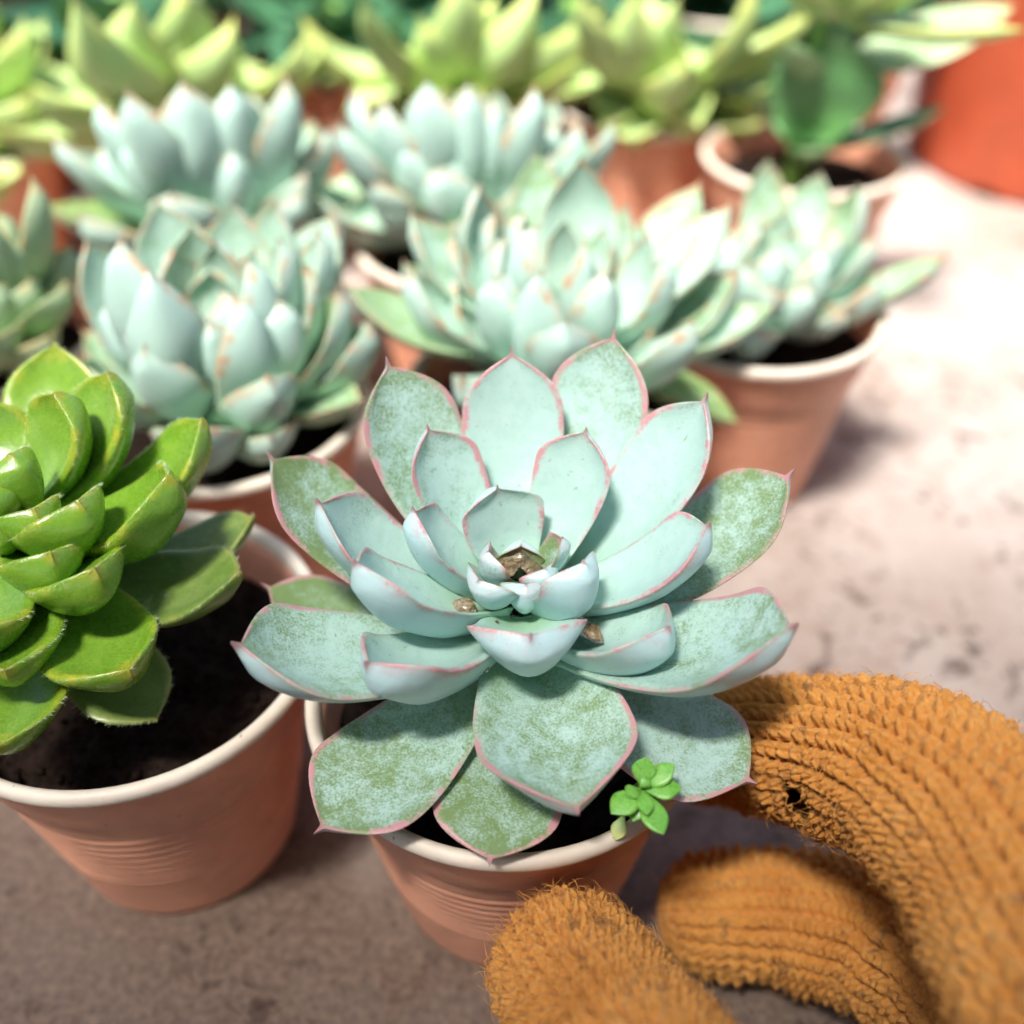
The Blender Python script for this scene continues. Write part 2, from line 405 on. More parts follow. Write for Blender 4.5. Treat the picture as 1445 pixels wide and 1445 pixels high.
VERBOSE = False
def rosette(plant, origin, crown, leaves, mat, axis=(0, 0, 1), defaults=None, name='leaf'):
    """leaves: (tip px, tip py, length, width, rise, {options}); crown = where the leaves meet"""
    df = dict(T=.32, bend=.12, cup=.28, bloom=.5, r0=.28, dz=0.0); df.update(defaults or {})
    crown = np.asarray(crown, float); origin = np.asarray(origin, float); info = []
    for i, lf in enumerate(leaves):
        ring_ = lf[0] == 'az'
        if ring_: lf = (lf[1], 0, *lf[2:])
        px, py, L, W, el = lf[:5]; o = dict(df)
        if len(lf) > 5: o.update(lf[5])
        base = crown + np.array([0, 0, o['dz']])
        if ring_:
            e_ = math.radians(el); dv = np.array([math.sin(math.radians(px)) * math.cos(e_), math.cos(math.radians(px)) * math.cos(e_), math.sin(e_)])
            base = base + nrm(dv * [1, 1, 0]) * o['r0']; tip = base + dv * L
        for _ in range(0 if ring_ else 4):
            if 'baz' in o:
                hv = np.array([math.sin(math.radians(o['baz'])), math.cos(math.radians(o['baz'])), 0])
                base = crown + hv * o['r0'] + np.array([0, 0, o['dz']]); tip = solve_tip(base, px, py, L, el, hv[:2]); break
            tip = solve_tip(base, px, py, L, el)
            h = tip - crown; h[2] = 0
            base = crown + nrm(h) * o['r0'] + np.array([0, 0, o['dz']])
        q = tip - base
        if VERBOSE: print('LEAF', plant.name, i, 'L %.2f want %.2f el %.0f want %.0f' % (np.linalg.norm(q), L, math.degrees(math.asin(q[2] / np.linalg.norm(q))), el), tip.round(1))
        kw = {k: o[k] for k in ('T', 'bend', 'cup', 'b0', 'tm', 'tpow', 'mucro', 'roll', 'curl', 'side', 'wav', 'keel', 'fold', 'nt', 'nu', 'plump', 'Tk') if k in o}
        V, F, at_, fr = leaf_geom(base, tip, W, seed=i * 7 + int(px) % 97, axis=o.get('axis', axis), **kw)
        at_['bloom'] = np.full(len(V), o['bloom'])
        mo = mesh_obj(name, V - origin, F, o.get('mat', mat), plant, at_)
        info.append((mo, fr, V))
    return info

def ring(n, L, W, el, az0=0, seed=0, skip=(), **o):
    r = random.Random(seed); out = []
    for k in range(n):
        az = az0 + 360 * k / n + r.uniform(-9, 9)
        if any(a <= (az % 360) <= b for a, b in skip): continue
        out.append(('az', az, L * r.uniform(.88, 1.1), W * r.uniform(.9, 1.1), el + r.uniform(-6, 6), dict(o)))
    return out
def spiral(n, L, W, el, r0, dz, seed=0, bloom=(.5, 1.0), front_gap=None, **o):
    """golden-angle leaves from the outside in; each pair is (outermost, innermost)"""
    r = random.Random(seed); out = []; mixv = lambda p, f: p[0] + (p[1] - p[0]) * f
    for k in range(n):
        f = k / (n - 1); az = (seed * 40 + 137.5 * k) % 360
        if front_gap and front_gap[0] < az < front_gap[1] and f < .4: continue
        out.append(('az', az, mixv(L, f) * r.uniform(.92, 1.06), mixv(W, f) * r.uniform(.93, 1.07), mixv(el, f) + r.uniform(-4, 4),
                    dict(r0=mixv(r0, f), dz=mixv(dz, f), bloom=mixv(bloom, f) + r.uniform(-.12, .12), tm=.58, b0=.58, tpow=2.5, bend=.17, cup=.46, T=.5, **o)))
    return out
def tube(path, radii, seg=14):
    path = np.asarray(path, float); n = len(path)
    T = np.gradient(path, axis=0); T /= np.linalg.norm(T, axis=1)[:, None]
    ref = np.array([0, 0, 1.]) if abs(T[0][2]) < .9 else np.array([1., 0, 0])
    V = []
    for i in range(n):
        ref = ref - ref.dot(T[i]) * T[i]; ref = nrm(ref); bb = np.cross(T[i], ref)
        for j in range(seg):
            a = 2 * math.pi * j / seg
            V.append(path[i] + (ref * math.cos(a) + bb * math.sin(a)) * radii[i])
    F = grid_faces(n, seg); b = len(V); V += [path[0], path[-1]]
    F += [(b, (j + 1) % seg, j) for j in range(seg)] + [(b + 1, (n - 1) * seg + j, (n - 1) * seg + (j + 1) % seg) for j in range(seg)]
    return np.array(V), F
def smooth_path(pts, n):
    pts = np.asarray(pts, float); m = len(pts)
    P = np.vstack([2 * pts[0] - pts[1], pts, 2 * pts[-1] - pts[-2]]); out = []
    for x in np.linspace(0, m - 1 - 1e-6, n):
        i = int(x); f = x - i; p0, p1, p2, p3 = P[i:i + 4]
        out.append(.5 * (2 * p1 + (p2 - p0) * f + (2 * p0 - 5 * p1 + 4 * p2 - p3) * f * f + (3 * p1 - p0 - 3 * p2 + p3) * f ** 3))
    return np.array(out)
def stem(plant, origin, pts, r0, r1, mat, name='stem'):
    P = smooth_path(pts, 14); rr = np.linspace(r0, r1, 14)
    V, F = tube(P - np.asarray(origin), rr, 12)
    return mesh_obj(name, V, F, mat, plant)

# ---- main plant
PX, PY = -.05, 11.96
pot(PX, PY, 'terracotta pot held by the orange glove, under the pink-edged rosette', 1)
o0 = (PX, PY, 4.6)
main = thing('succulent_plant', 'pale blue-green rosette with pink leaf edges beside the orange glove', 'succulent', o0)
cr = np.array([.12, 12.0, 7.55])
stem(main, o0, [(PX, PY, 4.5), (.0, 12, 6), (.1, 12.0, 7.45)], .45, .36, M['stem'])
ML = [
 # heart
 (690, 776, .85, .70, 70, dict(dz=.72, r0=.12, T=.2, bloom=.35, cup=.5)),
 (793, 757, .95, .62, 60, dict(dz=.72, r0=.12, T=.2, bloom=.30, cup=.5)),
 (676, 816, 1.0, .95, 58, dict(dz=.62, r0=.2, T=.24, bloom=.6, cup=.5)),
 (742, 822, .75, .75, 62, dict(dz=.5, r0=.22, T=.22, bloom=.55, cup=.5, baz=165)),
 (768, 800, .8, .7, 60, dict(dz=.52, r0=.2, T=.22, bloom=.45, cup=.5, baz=110)),
 (735, 770, .8, .7, 70, dict(dz=.6, r0=.1, T=.2, bloom=.4, cup=.5, baz=10)),
 # inner
 (702, 684, 1.75, 1.35, 60, dict(dz=.55, r0=.2, T=.28, bloom=.9, cup=.35, mucro=.05)),
 (822, 789, 1.55, 1.15, 52, dict(dz=.42, r0=.35, T=.34, bloom=.9, cup=.55, bend=.16, roll=.2)),
 (748, 893, 1.75, 1.72, 46, dict(dz=.25, r0=.4, T=.46, bloom=1.0, cup=.45, bend=.14)),
 (583, 714, 2.1, 1.10, 56, dict(dz=.40, r0=.25, T=.34, bloom=.95, cup=.55, mucro=.05, roll=-.12)),
 # middle
 (603, 598, 2.75, 1.30, 50, dict(dz=.30, T=.34, bloom=.72, cup=.42)),
 (827, 602, 2.75, 1.28, 52, dict(dz=.34, T=.34, bloom=.95, cup=.36)),
 (1002, 735, 3.1, 1.34, 36, dict(dz=.26, T=.42, bloom=.85, cup=.36, r0=.4)),
 (945, 882, 2.6, 1.42, 38, dict(dz=-.12, r0=.4, T=.48, bloom=.75, cup=.42, roll=.12)),
 (514, 932, 2.8, 1.50, 42, dict(dz=0., T=.52, bloom=.8, cup=.46, roll=-.2)),
 (500, 788, 2.8, 1.35, 50, dict(dz=.26, r0=.36, T=.42, bloom=.85, cup=.5, roll=-.16)),
 (446, 702, 3.5, 1.50, 42, dict(dz=-.06, T=.38, bloom=.8, cup=.46)),
 # outer
 (722, 487, 3.95, 1.60, 50, dict(dz=.05, T=.36, bloom=.85, cup=.28)),
 (545, 503, 4.2, 1.72, 44, dict(dz=-.1, T=.36, bloom=.55, cup=.26)),
 (868, 461, 4.55, 1.66, 46, dict(dz=-.2, T=.36, bloom=.6, cup=.24)),
 (998, 553, 4.0, 1.55, 44, dict(dz=-.12, T=.42, bloom=.85, cup=.36)),
 (1122, 660, 4.7, 1.85, 28, dict(dz=-.3, T=.36, bloom=.45, cup=.22)),
 (1126, 878, 4.5, 2.05, 30, dict(dz=-.35, T=.48, bloom=.58, cup=.34, roll=.0)),
 (1069, 1106, 4.3, 2.0, -4, dict(dz=-.75, T=.36, bloom=.55, cup=.16, bend=.04)),
 (817, 1149, 3.4, 2.25, 4, dict(dz=-.25, T=.46, bloom=.50, cup=.34, bend=.07, tm=.60, fold=.12)),
 (690, 1223, 3.6, 1.85, -6, dict(b0=.36, dz=-.98, T=.34, bloom=.36, cup=.14, bend=.02)),
 (443, 1176, 4.2, 1.95, -8, dict(b0=.42, dz=-.58, T=.42, bloom=.46, cup=.26, bend=.05)),
 (327, 905, 4.55, 1.92, 22, dict(dz=-.4, T=.48, bloom=.60, cup=.32, roll=.0)),
 (376, 636, 4.7, 1.75, 30, dict(dz=-.5, T=.34, bloom=.40, cup=.24)),
 (368, 822, 4.4, 1.5, 8, dict(dz=-.8, T=.32, bloom=.2, cup=.16)),
]
for k, lf in enumerate(ML): ML[k] = (*lf[:3], lf[3] * 1.05, *lf[4:])
rosette(main, o0, cr, ML, M['main_leaf'], defaults=dict(nt=38, nu=11, b0=.54, tm=.72, tpow=2.7))

# ---- hairy bright green plant in the left pot
LX, LY = -6.98, 13.07
pot(LX, LY, 'terracotta pot under the bright green hairy rosette', 2, 1.0)
o1 = (LX, LY, 4.6)
greenp = thing('succulent_plant', 'bright green rosette with plump hairy spoon-shaped leaves', 'succulent', o1)
cg = np.array([-8.2, 13.0, 8.25])
stem(greenp, o1, [(LX, LY, 4.5), (-7.3, 13, 6), (-8.2, 13.0, 8.4)], .42, .38, M['stem'])
GL = [
 (46, 716, 1.3, .95, 52, dict(dz=.6, r0=.25, T=.34, cup=.5, roll=.1)),
 (10, 640, 1.2, .9, 65, dict(dz=.8, r0=.15, T=.3, cup=.5)),
 (-8, 742, 1.0, .9, 55, dict(dz=.75, r0=.15, T=.3, cup=.5)),
 (-30, 690, 1.2, .9, 60, dict(dz=.7, r0=.2, T=.3, cup=.5)),
 (108, 705, 1.9, 1.35, 40, dict(dz=.4, r0=.3, T=.42, cup=.45, roll=.12)),
 (74, 554, 2.2, 1.30, 52, dict(dz=.5, T=.42)),
 (70, 777, 1.9, 1.15, 36, dict(dz=.3, T=.44, roll=.15)),
 (-40, 560, 2.4, 1.3, 50, dict(dz=.4, T=.42)),
 (22, 571, 2.9, 1.2, 40, dict(dz=.1, T=.40)),
 (150, 524, 2.9, 1.30, 42, dict(dz=.25, T=.46)),
 (132, 800, 2.4, 1.35, 30, dict(dz=.15, T=.5, roll=.05)),
 (236, 668, 2.9, 1.45, 30, dict(dz=.1, T=.5)),
 (76, 482, 3.7, 1.55, 34, dict(dz=-.1, T=.42, bloom=.7)),
 (284, 589, 3.6, 1.45, 26, dict(dz=-.15, T=.42)),
 (340, 805, 3.55, 1.60, 4, dict(dz=-.4, T=.38, cup=.16, mat=M['dull_leaf'])),
 (182, 945, 3.2, 1.6, 4, dict(dz=-.2, T=.46)),
 (358, 727, 3.9, 1.25, 6, dict(dz=-.7, T=.30, cup=.14, bloom=.55, mat=M['dull_leaf'])),
 (222, 1018, 3.2, 1.35, -18, dict(dz=-.8, T=.32, cup=.12, bend=.04, bloom=.8, mat=M['dull_leaf'])),
 (-6, 1056, 3.2, 1.5, -8, dict(dz=-.4, T=.44)),
 (6, 945, 2.4, 1.3, 10, dict(dz=.1, T=.44)),
 (-90, 900, 2.8, 1.5, 10, dict(dz=0, T=.44)),
 (-130, 720, 3.0, 1.5, 20, dict(dz=0, T=.44)),
]
for k, lf in enumerate(GL): GL[k] = (*lf[:3], lf[3] * 1.12, *lf[4:])
ginfo = rosette(greenp, o1, cg, GL, M['green_leaf'], defaults=dict(nt=30, nu=10, b0=.50, tm=.66, tpow=3.0, cup=.30, bend=.14, bloom=.5, mucro=.015, plump=.45, Tk=1.3))
# fringe of short hairs along the leaf margins
rs = np.random.RandomState(5)
M['hair'] = simple('leaf_hair', (.62, .70, .42), .5)
for lo, (P, B, N, hw, t), V in ginfo:
    HV, HF = [], []
    for k in range(110):
        i = int(np.interp(rs.rand() ** .7, [0, 1], [8, len(t) - 2])); sd = rs.choice([-1, 1])
        nc = (len(V) - 2) // len(t)
        top = (nc + 2) // 2
        j = 0 if sd < 0 else top - 1
        p = V[i * nc + j] * (1 - (f := rs.rand())) + V[(i + 1) * nc + j] * f - np.array(o1)
        dr = nrm(B[i] * sd + N[i] * rs.uniform(-.5, .5) + (P[i + 1] - P[i]) / np.linalg.norm(P[i + 1] - P[i]) * rs.uniform(-.2, .9))
        l = rs.uniform(.05, .11); w = nrm(np.cross(dr, rs.normal(size=3))) * .0035
        b = len(HV); HV += [p - w, p + w, p + dr * l]; HF.append((b, b + 1, b + 2))
    h = mesh_obj('hair_fringe', HV, HF, M['hair'], lo, smooth=False); h['kind'] = 'stuff'

# ---- rosettes behind
BD = dict(nt=22, nu=7, b0=.54, tm=.60, tpow=2.5, cup=.40, bend=.14, bloom=.75, r0=.5, T=.42)
AX, AY = -6.9, 20.6
pot(AX, AY, 'terracotta pot under the upright cupped rosette with orange leaf edges', 3, 2.0)
oA = (AX, AY, 4.6)
pA = thing('succulent_plant', 'upright cupped pale rosette with thin orange edges, behind the bright green hairy rosette', 'succulent', oA)
cA = np.array([-6.65, 20.5, 6.5])
stem(pA, oA, [(AX, AY, 4.5), (-6.75, 20.55, 5.5), (-6.65, 20.5, 6.3)], .5, .5, M['stem'])
AL = [
 (326, 414, 2.9, 1.85, 66, dict(baz=176, r0=1.0, dz=-.55, tm=.56, b0=.6, tpow=2.3, bend=.18, cup=.5)), (209, 370, 3.3, 1.8, 66, dict(baz=222, r0=1.0, dz=-.35, tm=.56, b0=.6, tpow=2.3, bend=.18, cup=.5)), (122, 335, 3.9, 1.9, 58, dict(baz=262, r0=.9, dz=-.2)),
 (474, 404, 3.5, 2.0, 52, dict(baz=130, r0=.9, dz=-.4, bloom=.4, tm=.56, b0=.6, tpow=2.3, bend=.18, cup=.5)), (114, 463, 3.6, 1.9, 26, dict(r0=.8, bloom=.4, dz=-.3)),
 ('az', 184, 2.0, 1.9, 30, dict(r0=1.0, bloom=.3, bend=.18, dz=-.55)), ('az', 150, 2.6, 1.8, 24, dict(r0=.9, bloom=.45, dz=-.6)), (514, 562, 3.6, 1.6, 2, dict(bloom=.2, dz=-.6, bend=.04)),
 (341, 362, 2.9, 1.6, 72, dict(baz=165, dz=-.1, r0=.5, bloom=.9, tm=.56, b0=.6, tpow=2.3, bend=.18, cup=.5)), (446, 322, 3.9, 1.7, 58, dict(r0=.7, dz=-.1)), (468, 296, 4.4, 2.1, 48, dict(r0=.7)),
 (386, 283, 4.1, 1.8, 62, dict(r0=.5)), (326, 283, 4.2, 1.8, 66, dict(r0=.5)), (221, 279, 4.3, 2.0, 60, dict(r0=.6)),
 (267, 318, 3.5, 1.7, 74, dict(dz=.1, r0=.3, bloom=.7)), (174, 330, 4.1, 1.9, 58, dict(r0=.7)), (300, 340, 2.9, 1.3, 80, dict(dz=.2, r0=.1)),
 (246, 350, 2.9, 1.4, 75, dict(dz=.2, r0=.2)), (390, 335, 3.3, 1.5, 70, dict(dz=.1, r0=.3)), (430, 372, 3.2, 1.7, 62, dict(baz=115, r0=.8, dz=-.2)), (150, 410, 3.3, 1.8, 44, dict(baz=245, r0=.9, dz=-.4, bloom=.5)),
]
AL += spiral(20, (3.4, 2.2), (2.05, 1.3), (30, 80), (1.0, .25), (-.55, .35), 1)
rosette(pA, oA, cA, AL, M['pale_leaf'], defaults=BD)

BX, BY = -8.6, 29.2
pot(BX, BY, 'terracotta pot mostly hidden by the leaves of the blurred pale blue rosette', 4, .4)
oB = (BX, BY, 4.6)
pB = thing('succulent_plant', 'blurred pale blue rosette standing directly behind the upright cupped rosette', 'succulent', oB)
cB = np.array([-8.4, 29.0, 6.8])
stem(pB, oB, [(BX, BY, 4.5), (-8.5, 29.1, 5.5), (-8.4, 29.0, 6.9)], .5, .5, M['stem'])
BL = [
 (138, 134, 4.6, 2.0, 48, {}), (74, 187, 4.7, 1.9, 34, {}), (62, 284, 4.2, 1.6, 10, dict(bloom=.3, mat=M['soft_leaf'])),
 (292, 204, 2.7, 1.9, 64, dict(baz=188, r0=.9, dz=-.4, bloom=1.0, tm=.56, b0=.6, tpow=2.3, bend=.18, cup=.5)), (378, 165, 3.5, 1.95, 66, dict(baz=150, r0=.9, dz=-.35, bloom=.9, tm=.56, b0=.6, tpow=2.3, bend=.18, cup=.5)), (401, 104, 4.7, 1.7, 50, dict(bloom=.9)),
 (462, 176, 4.0, 1.6, 46, dict(baz=105, r0=.8, dz=-.3)), (256, 106, 4.6, 1.9, 62, {}), (322, 112, 4.4, 2.0, 64, {}), (249, 165, 3.2, 1.7, 70, dict(dz=.2, r0=.2)),
 (180, 120, 4.8, 1.8, 52, {}), (310, 160, 3.0, 1.5, 75, dict(dz=.3, r0=.1)), (180, 190, 3.7, 1.8, 48, dict(baz=230, r0=.8, dz=-.3)), (430, 240, 3.4, 1.6, 25, dict(r0=.7)),
]
BL += spiral(22, (3.9, 2.4), (2.2, 1.4), (26, 80), (1.0, .25), (-.55, .35), 2)
rosette(pB, oB, cB, BL, M['pale_leaf'], defaults=BD)

CX, CY = -1.2, 29.2
pot(CX, CY, 'terracotta pot mostly hidden by the leaves of the bright whitish rosette', 5, 1.4)
oC = (CX, CY, 4.6)
pC = thing('succulent_plant', 'bright whitish rosette with many pointed leaves, behind the loose many-headed rosette', 'succulent', oC)
cC = np.array([-1.2, 29.0, 6.8])
stem(pC, oC, [(CX, CY, 4.5), (-1.2, 29.1, 5.5), (-1.2, 29.0, 6.9)], .5, .5, M['stem'])
CL = [
 (500, 120, 4.8, 1.7, 46, {}), (476, 166, 4.9, 1.8, 36, {}), (542, 134, 4.4, 1.6, 52, {}), (604, 106, 4.4, 1.9, 60, dict(bloom=1.)),
 (640, 182, 3.0, 2.1, 64, dict(baz=190, r0=.9, dz=-.4, bloom=1., tm=.56, b0=.6, tpow=2.3, bend=.18, cup=.5)), (694, 134, 3.9, 1.4, 66, {}), (753, 117, 4.5, 1.7, 60, dict(bloom=.9)), (722, 172, 3.2, 1.7, 64, dict(baz=150, r0=.8, dz=-.3, bloom=1., tm=.56, b0=.6, tpow=2.3, bend=.18, cup=.5)),
 (812, 166, 4.0, 1.6, 52, dict(baz=115, r0=.8, dz=-.2, bloom=1., tm=.56, b0=.6, tpow=2.3, bend=.18, cup=.5)), (867, 166, 4.9, 1.6, 38, {}), (528, 250, 3.6, 1.7, 18, dict(bloom=.5)), (780, 215, 3.4, 1.5, 34, {}),
 (575, 190, 3.5, 1.8, 52, dict(baz=225, r0=.8, dz=-.3)), (660, 110, 4.3, 1.5, 66, {}), (690, 165, 3.0, 1.3, 72, dict(dz=.3, r0=.2)),
]
CL += spiral(24, (4.0, 2.4), (2.2, 1.4), (26, 80), (1.0, .25), (-.55, .35), 3)
rosette(pC, oC, cC, CL, M['pale_leaf'], defaults=BD)

DX, DY = .95, 21.3
pot(DX, DY, 'terracotta pot hidden under the loose many-headed pale rosette', 6, 2.4)
oD = (DX, DY, 4.6)
pD = thing('succulent_plant', 'loose pale rosette crowded with small inner leaves, right behind the pink-edged one', 'succulent', oD)
cD = np.array([1.1, 21.4, 7.0])
stem(pD, oD, [(DX, DY, 4.5), (1.05, 21.3, 5.5), (1.1, 21.4, 7.4)], .5, .45, M['stem'])
DL = [
 (486, 398, 4.6, 1.9, 18, dict(bloom=.25, cup=.25)), (580, 296, 4.0, 1.8, 40, dict(bloom=.55)), (645, 380, 2.8, 1.5, 48, dict(baz=228, r0=.8, dz=-.6, bloom=.9, tm=.56, b0=.6, tpow=2.3, bend=.18, cup=.5)),
 (630, 448, 2.9, 1.7, 10, dict(r0=.6, bloom=.45, dz=-.2)), (768, 379, 2.5, 1.45, 62, dict(baz=182, r0=1.0, dz=-.6, bloom=1., tm=.56, b0=.6, tpow=2.3, bend=.18, cup=.5)), (922, 396, 3.0, 1.7, 44, dict(baz=138, r0=.8, dz=-.6, bloom=.95, tm=.56, b0=.6, tpow=2.3, bend=.18, cup=.5)),
 (910, 328, 2.9, 1.15, 60, dict(baz=115, r0=.9, dz=-.3, bloom=1., tm=.56, b0=.6, tpow=2.3, bend=.18, cup=.5)), (1034, 281, 4.7, 1.7, 34, dict(bloom=.8)), (1100, 424, 4.9, 1.7, 8, dict(bloom=.5)),
 (680, 259, 3.2, 1.45, 70, dict(baz=265, r0=.8, bloom=1., tm=.56, b0=.6, tpow=2.3, bend=.18, cup=.5)), (820, 217, 3.7, 1.85, 72, dict(baz=60, r0=.6, bloom=.95, tm=.56, b0=.6, tpow=2.3, bend=.18, cup=.5)), (756, 208, 4.5, 1.5, 58, dict(bloom=.5)),
 (763, 316, 2.1, 1.05, 78, dict(baz=190, dz=.2, r0=.3, bloom=1., tm=.56, b0=.6, tpow=2.3, bend=.18, cup=.5)), (822, 332, 2.2, 1.05, 74, dict(baz=150, dz=0, r0=.55, bloom=1., tm=.56, b0=.6, tpow=2.3, bend=.18, cup=.5)), (715, 343, 2.0, .9, 70, dict(baz=215, dz=0, r0=.6, bloom=1., tm=.56, b0=.6, tpow=2.3, bend=.18, cup=.5)),
 (882, 284, 3.2, 1.1, 55, dict(bloom=.6)), (990, 250, 5.0, 1.8, 36, dict(bloom=.45)), (1036, 375, 4.5, 1.5, 18, dict(bloom=.4, dz=-.2)),
 (1046, 600, 3.9, 1.3, -22, dict(bloom=.3, dz=-.4, bend=-.05, mat=M['soft_leaf'])), (640, 330, 3.0, 1.2, 50, dict(bloom=.8)), (742, 300, 2.4, .8, 80, dict(dz=.4, r0=.1)),
 (795, 310, 2.3, .8, 80, dict(dz=.4, r0=.1, bloom=.9)), (850, 320, 2.5, .9, 62, dict(dz=.3, r0=.3)), (735, 375, 1.9, .8, 60, dict(dz=.2, r0=.6)), (700, 300, 2.8, .9, 66, dict(dz=.3)),
 (668, 520, 3.0, 1.2, -6, dict(dz=-.4, bloom=.3, r0=.6)),
]
DL += spiral(15, (4.0, 2.4), (2.0, 1.3), (20, 70), (1.0, .5), (-.7, .1), 4)
rosette(pD, oD, cD, DL, M['pale_leaf'], defaults=BD)

EX, EY = 6.52, 25.22
pot(EX, EY, 'terracotta pot standing alone on the sunlit concrete with a small bright rosette', 7, .9)
oE = (EX, EY, 4.6)
pE = thing('succulent_plant', 'small bright rosette with green outer leaves in the pot on sunlit concrete', 'succulent', oE)
cE = np.array([6.75, 25.2, 5.9])
stem(pE, oE, [(EX, EY, 4.5), (6.6, 25.2, 5.3), (6.75, 25.2, 6.2)], .35, .35, M['stem'])
EL = [
 (1338, 356, 3.9, 1.5, 26, dict(bloom=.4)), (1210, 260, 3.2, 1.75, 66, dict(baz=80, r0=.4, bloom=.35, tm=.56, b0=.6, tpow=2.3, bend=.18, cup=.5)), (1157, 240, 3.6, 1.4, 66, dict(bloom=.6)), (1087, 222, 4.3, 1.2, 60, dict(bloom=.5)),
 (1051, 312, 3.1, 1.1, 42, dict(bloom=1.)), (1137, 398, 1.9, 1.2, 50, dict(baz=205, r0=.6, dz=-.1, bloom=.5, tm=.56, b0=.6, tpow=2.3, bend=.18, cup=.5)), (1154, 352, 2.0, 1.35, 70, dict(baz=190, r0=.4, bloom=1., tm=.56, b0=.6, tpow=2.3, bend=.18, cup=.5)), (1194, 430, 1.7, 1.2, 40, dict(baz=160, r0=.7, dz=-.2, bloom=.9, tm=.56, b0=.6, tpow=2.3, bend=.18, cup=.5)),
 (1250, 385, 2.6, 1.2, 30, dict(bloom=.8)), (1110, 290, 3.0, 1.2, 62, dict(bloom=.7)), (1175, 320, 2.2, 1.1, 75, dict(dz=.3, bloom=1.)), (1090, 400, 2.4, 1.1, 28, dict(r0=.5, bloom=.6)),
 (1230, 330, 3.0, 1.1, 45, dict(bloom=.7)),
]
EL += spiral(15, (2.7, 1.6), (1.6, 1.0), (26, 78), (.7, .2), (-.3, .25), 5)
rosette(pE, oE, cE, EL, M['pale_leaf'], defaults=BD)

# plant cut by the left edge of the table group
KX, KY = -14.2, 23.6
pot(KX, KY, 'terracotta pot under the dull green rosette beside the upright cupped one', 8, .2)
oK = (KX, KY, 4.6)
pK = thing('succulent_plant', 'dull grey-green rosette beside the upright cupped rosette', 'succulent', oK)
cK = np.array([-13.9, 23.0, 6.4])
stem(pK, oK, [(KX, KY, 4.5), (-14, 23.2, 5.5), (-13.9, 23, 6.8)], .5, .5, M['stem'])
KL = [
 (42, 248, 4.3, 1.9, 50, dict(bloom=.9)), (93, 396, 3.6, 1.8, 22, dict(bloom=.6)), (40, 392, 2.9, 1.8, 34, dict(bloom=.6)), (70, 470, 3.6, 1.9, 4, dict(bloom=.4, dz=-.2)),
 (-10, 470, 3.0, 1.8, 20, dict(bloom=.7, r0=.8)), (-30, 300, 3.6, 1.7, 60, dict(bloom=.8)), (10, 330, 3.2, 1.6, 58, dict(bloom=.7)), (-70, 350, 3.0, 1.6, 65, {}),
]
KL += spiral(16, (3.6, 2.2), (2.1, 1.3), (22, 78), (.9, .25), (-.5, .35), 6)
rosette(pK, oK, cK, KL, M['soft_leaf'], defaults=BD)

# ---- far row: yellow-green long-leaved plants, jade, dark ones, red pots
FD = dict(nt=20, nu=6, b0=.40, tm=.46, tpow=1.7, cup=.34, bend=.19, bloom=.6, r0=.4, T=.5)
def far_plant(x, y, crown_z, leaves, mat, label, potlabel, seed, defaults=None, stem_r=.45, ringn=4):
    pot(x, y, potlabel, seed, seed * .7)
    o = (x, y, 4.6); p = thing('succulent_plant', label, 'succulent', o); c = np.array([x, y, crown_z])
    stem(p, o, [(x, y, 4.5), (x, y, (4.6 + crown_z) / 2), (x, y, crown_z + .5)], stem_r, stem_r * .9, M['green_stem'])
    d = dict(FD); d.update(defaults or {}); rr_ = random.Random(seed + 50)
    leaves = [(l[0], l[1], l[2] * 1.06, l[3] * 1.2, l[4], {**l[5], 'roll': rr_.uniform(-.55, .55), 'bend': rr_.uniform(.1, .24), 'bloom': l[5].get('bloom', .6) + rr_.uniform(-.25, .2)}) for l in leaves] + ring(ringn, 5.4, 2.6, 22, 180, seed, dz=-.2) + ring(9, 4.3, 2.5, -4, 200, seed + 2, dz=-.5, bend=-.10)
    rosette(p, o, c, leaves, mat, defaults=d); return p
far_plant(-12.3, 37.6, 7.2, [
 (98, -20, 7.4, 2.3, 40, {}), (30, 120, 6.2, 2.2, 22, {}), (-20, 170, 6.6, 2.2, 14, {}), (250, -30, 5.6, 2.6, 66, dict(bloom=.4)), (330, 20, 5.2, 2.3, 55, dict(bloom=.9)),
 (400, 88, 5.2, 2.0, 28, {}), (290, 60, 4.0, 2.0, 62, dict(dz=.4, bloom=.3)), (190, -10, 5.6, 2.3, 58, {}), (440, 30, 6.0, 2.0, 36, {}), (240, 40, 4.0, 1.8, 70, dict(dz=.5)), (170, 130, 4.2, 2, 26, dict(r0=.8))],
 M['yellow_leaf'], 'yellow-green rosette with broad pointed leaves, behind the blurred blue one', 'terracotta pot of the yellow-green plant behind the blurred blue rosette', 11)
far_plant(-2.2, 39.6, 7.2, [
 (515, -10, 6.6, 2.2, 32, {}), (640, -40, 6, 2.6, 62, {}), (820, 70, 5.4, 1.6, 20, dict(bloom=.4)), (760, -30, 5.6, 2.2, 52, dict(bloom=.8)), (590, 20, 4.8, 2.2, 40, {}), (700, -10, 4.8, 2.2, 66, dict(dz=.4, bloom=.9)),
 (560, 85, 4.4, 1.9, 16, dict(bloom=.4)), (680, 120, 3.4, 2, 24, dict(r0=.8)), (850, 10, 6.2, 1.9, 34, dict(bloom=.5))],
 M['yellow_leaf'], 'yellow-green long-leaved plant behind the bright whitish rosette', 'terracotta pot of the long-leaved plant behind the whitish rosette', 12)
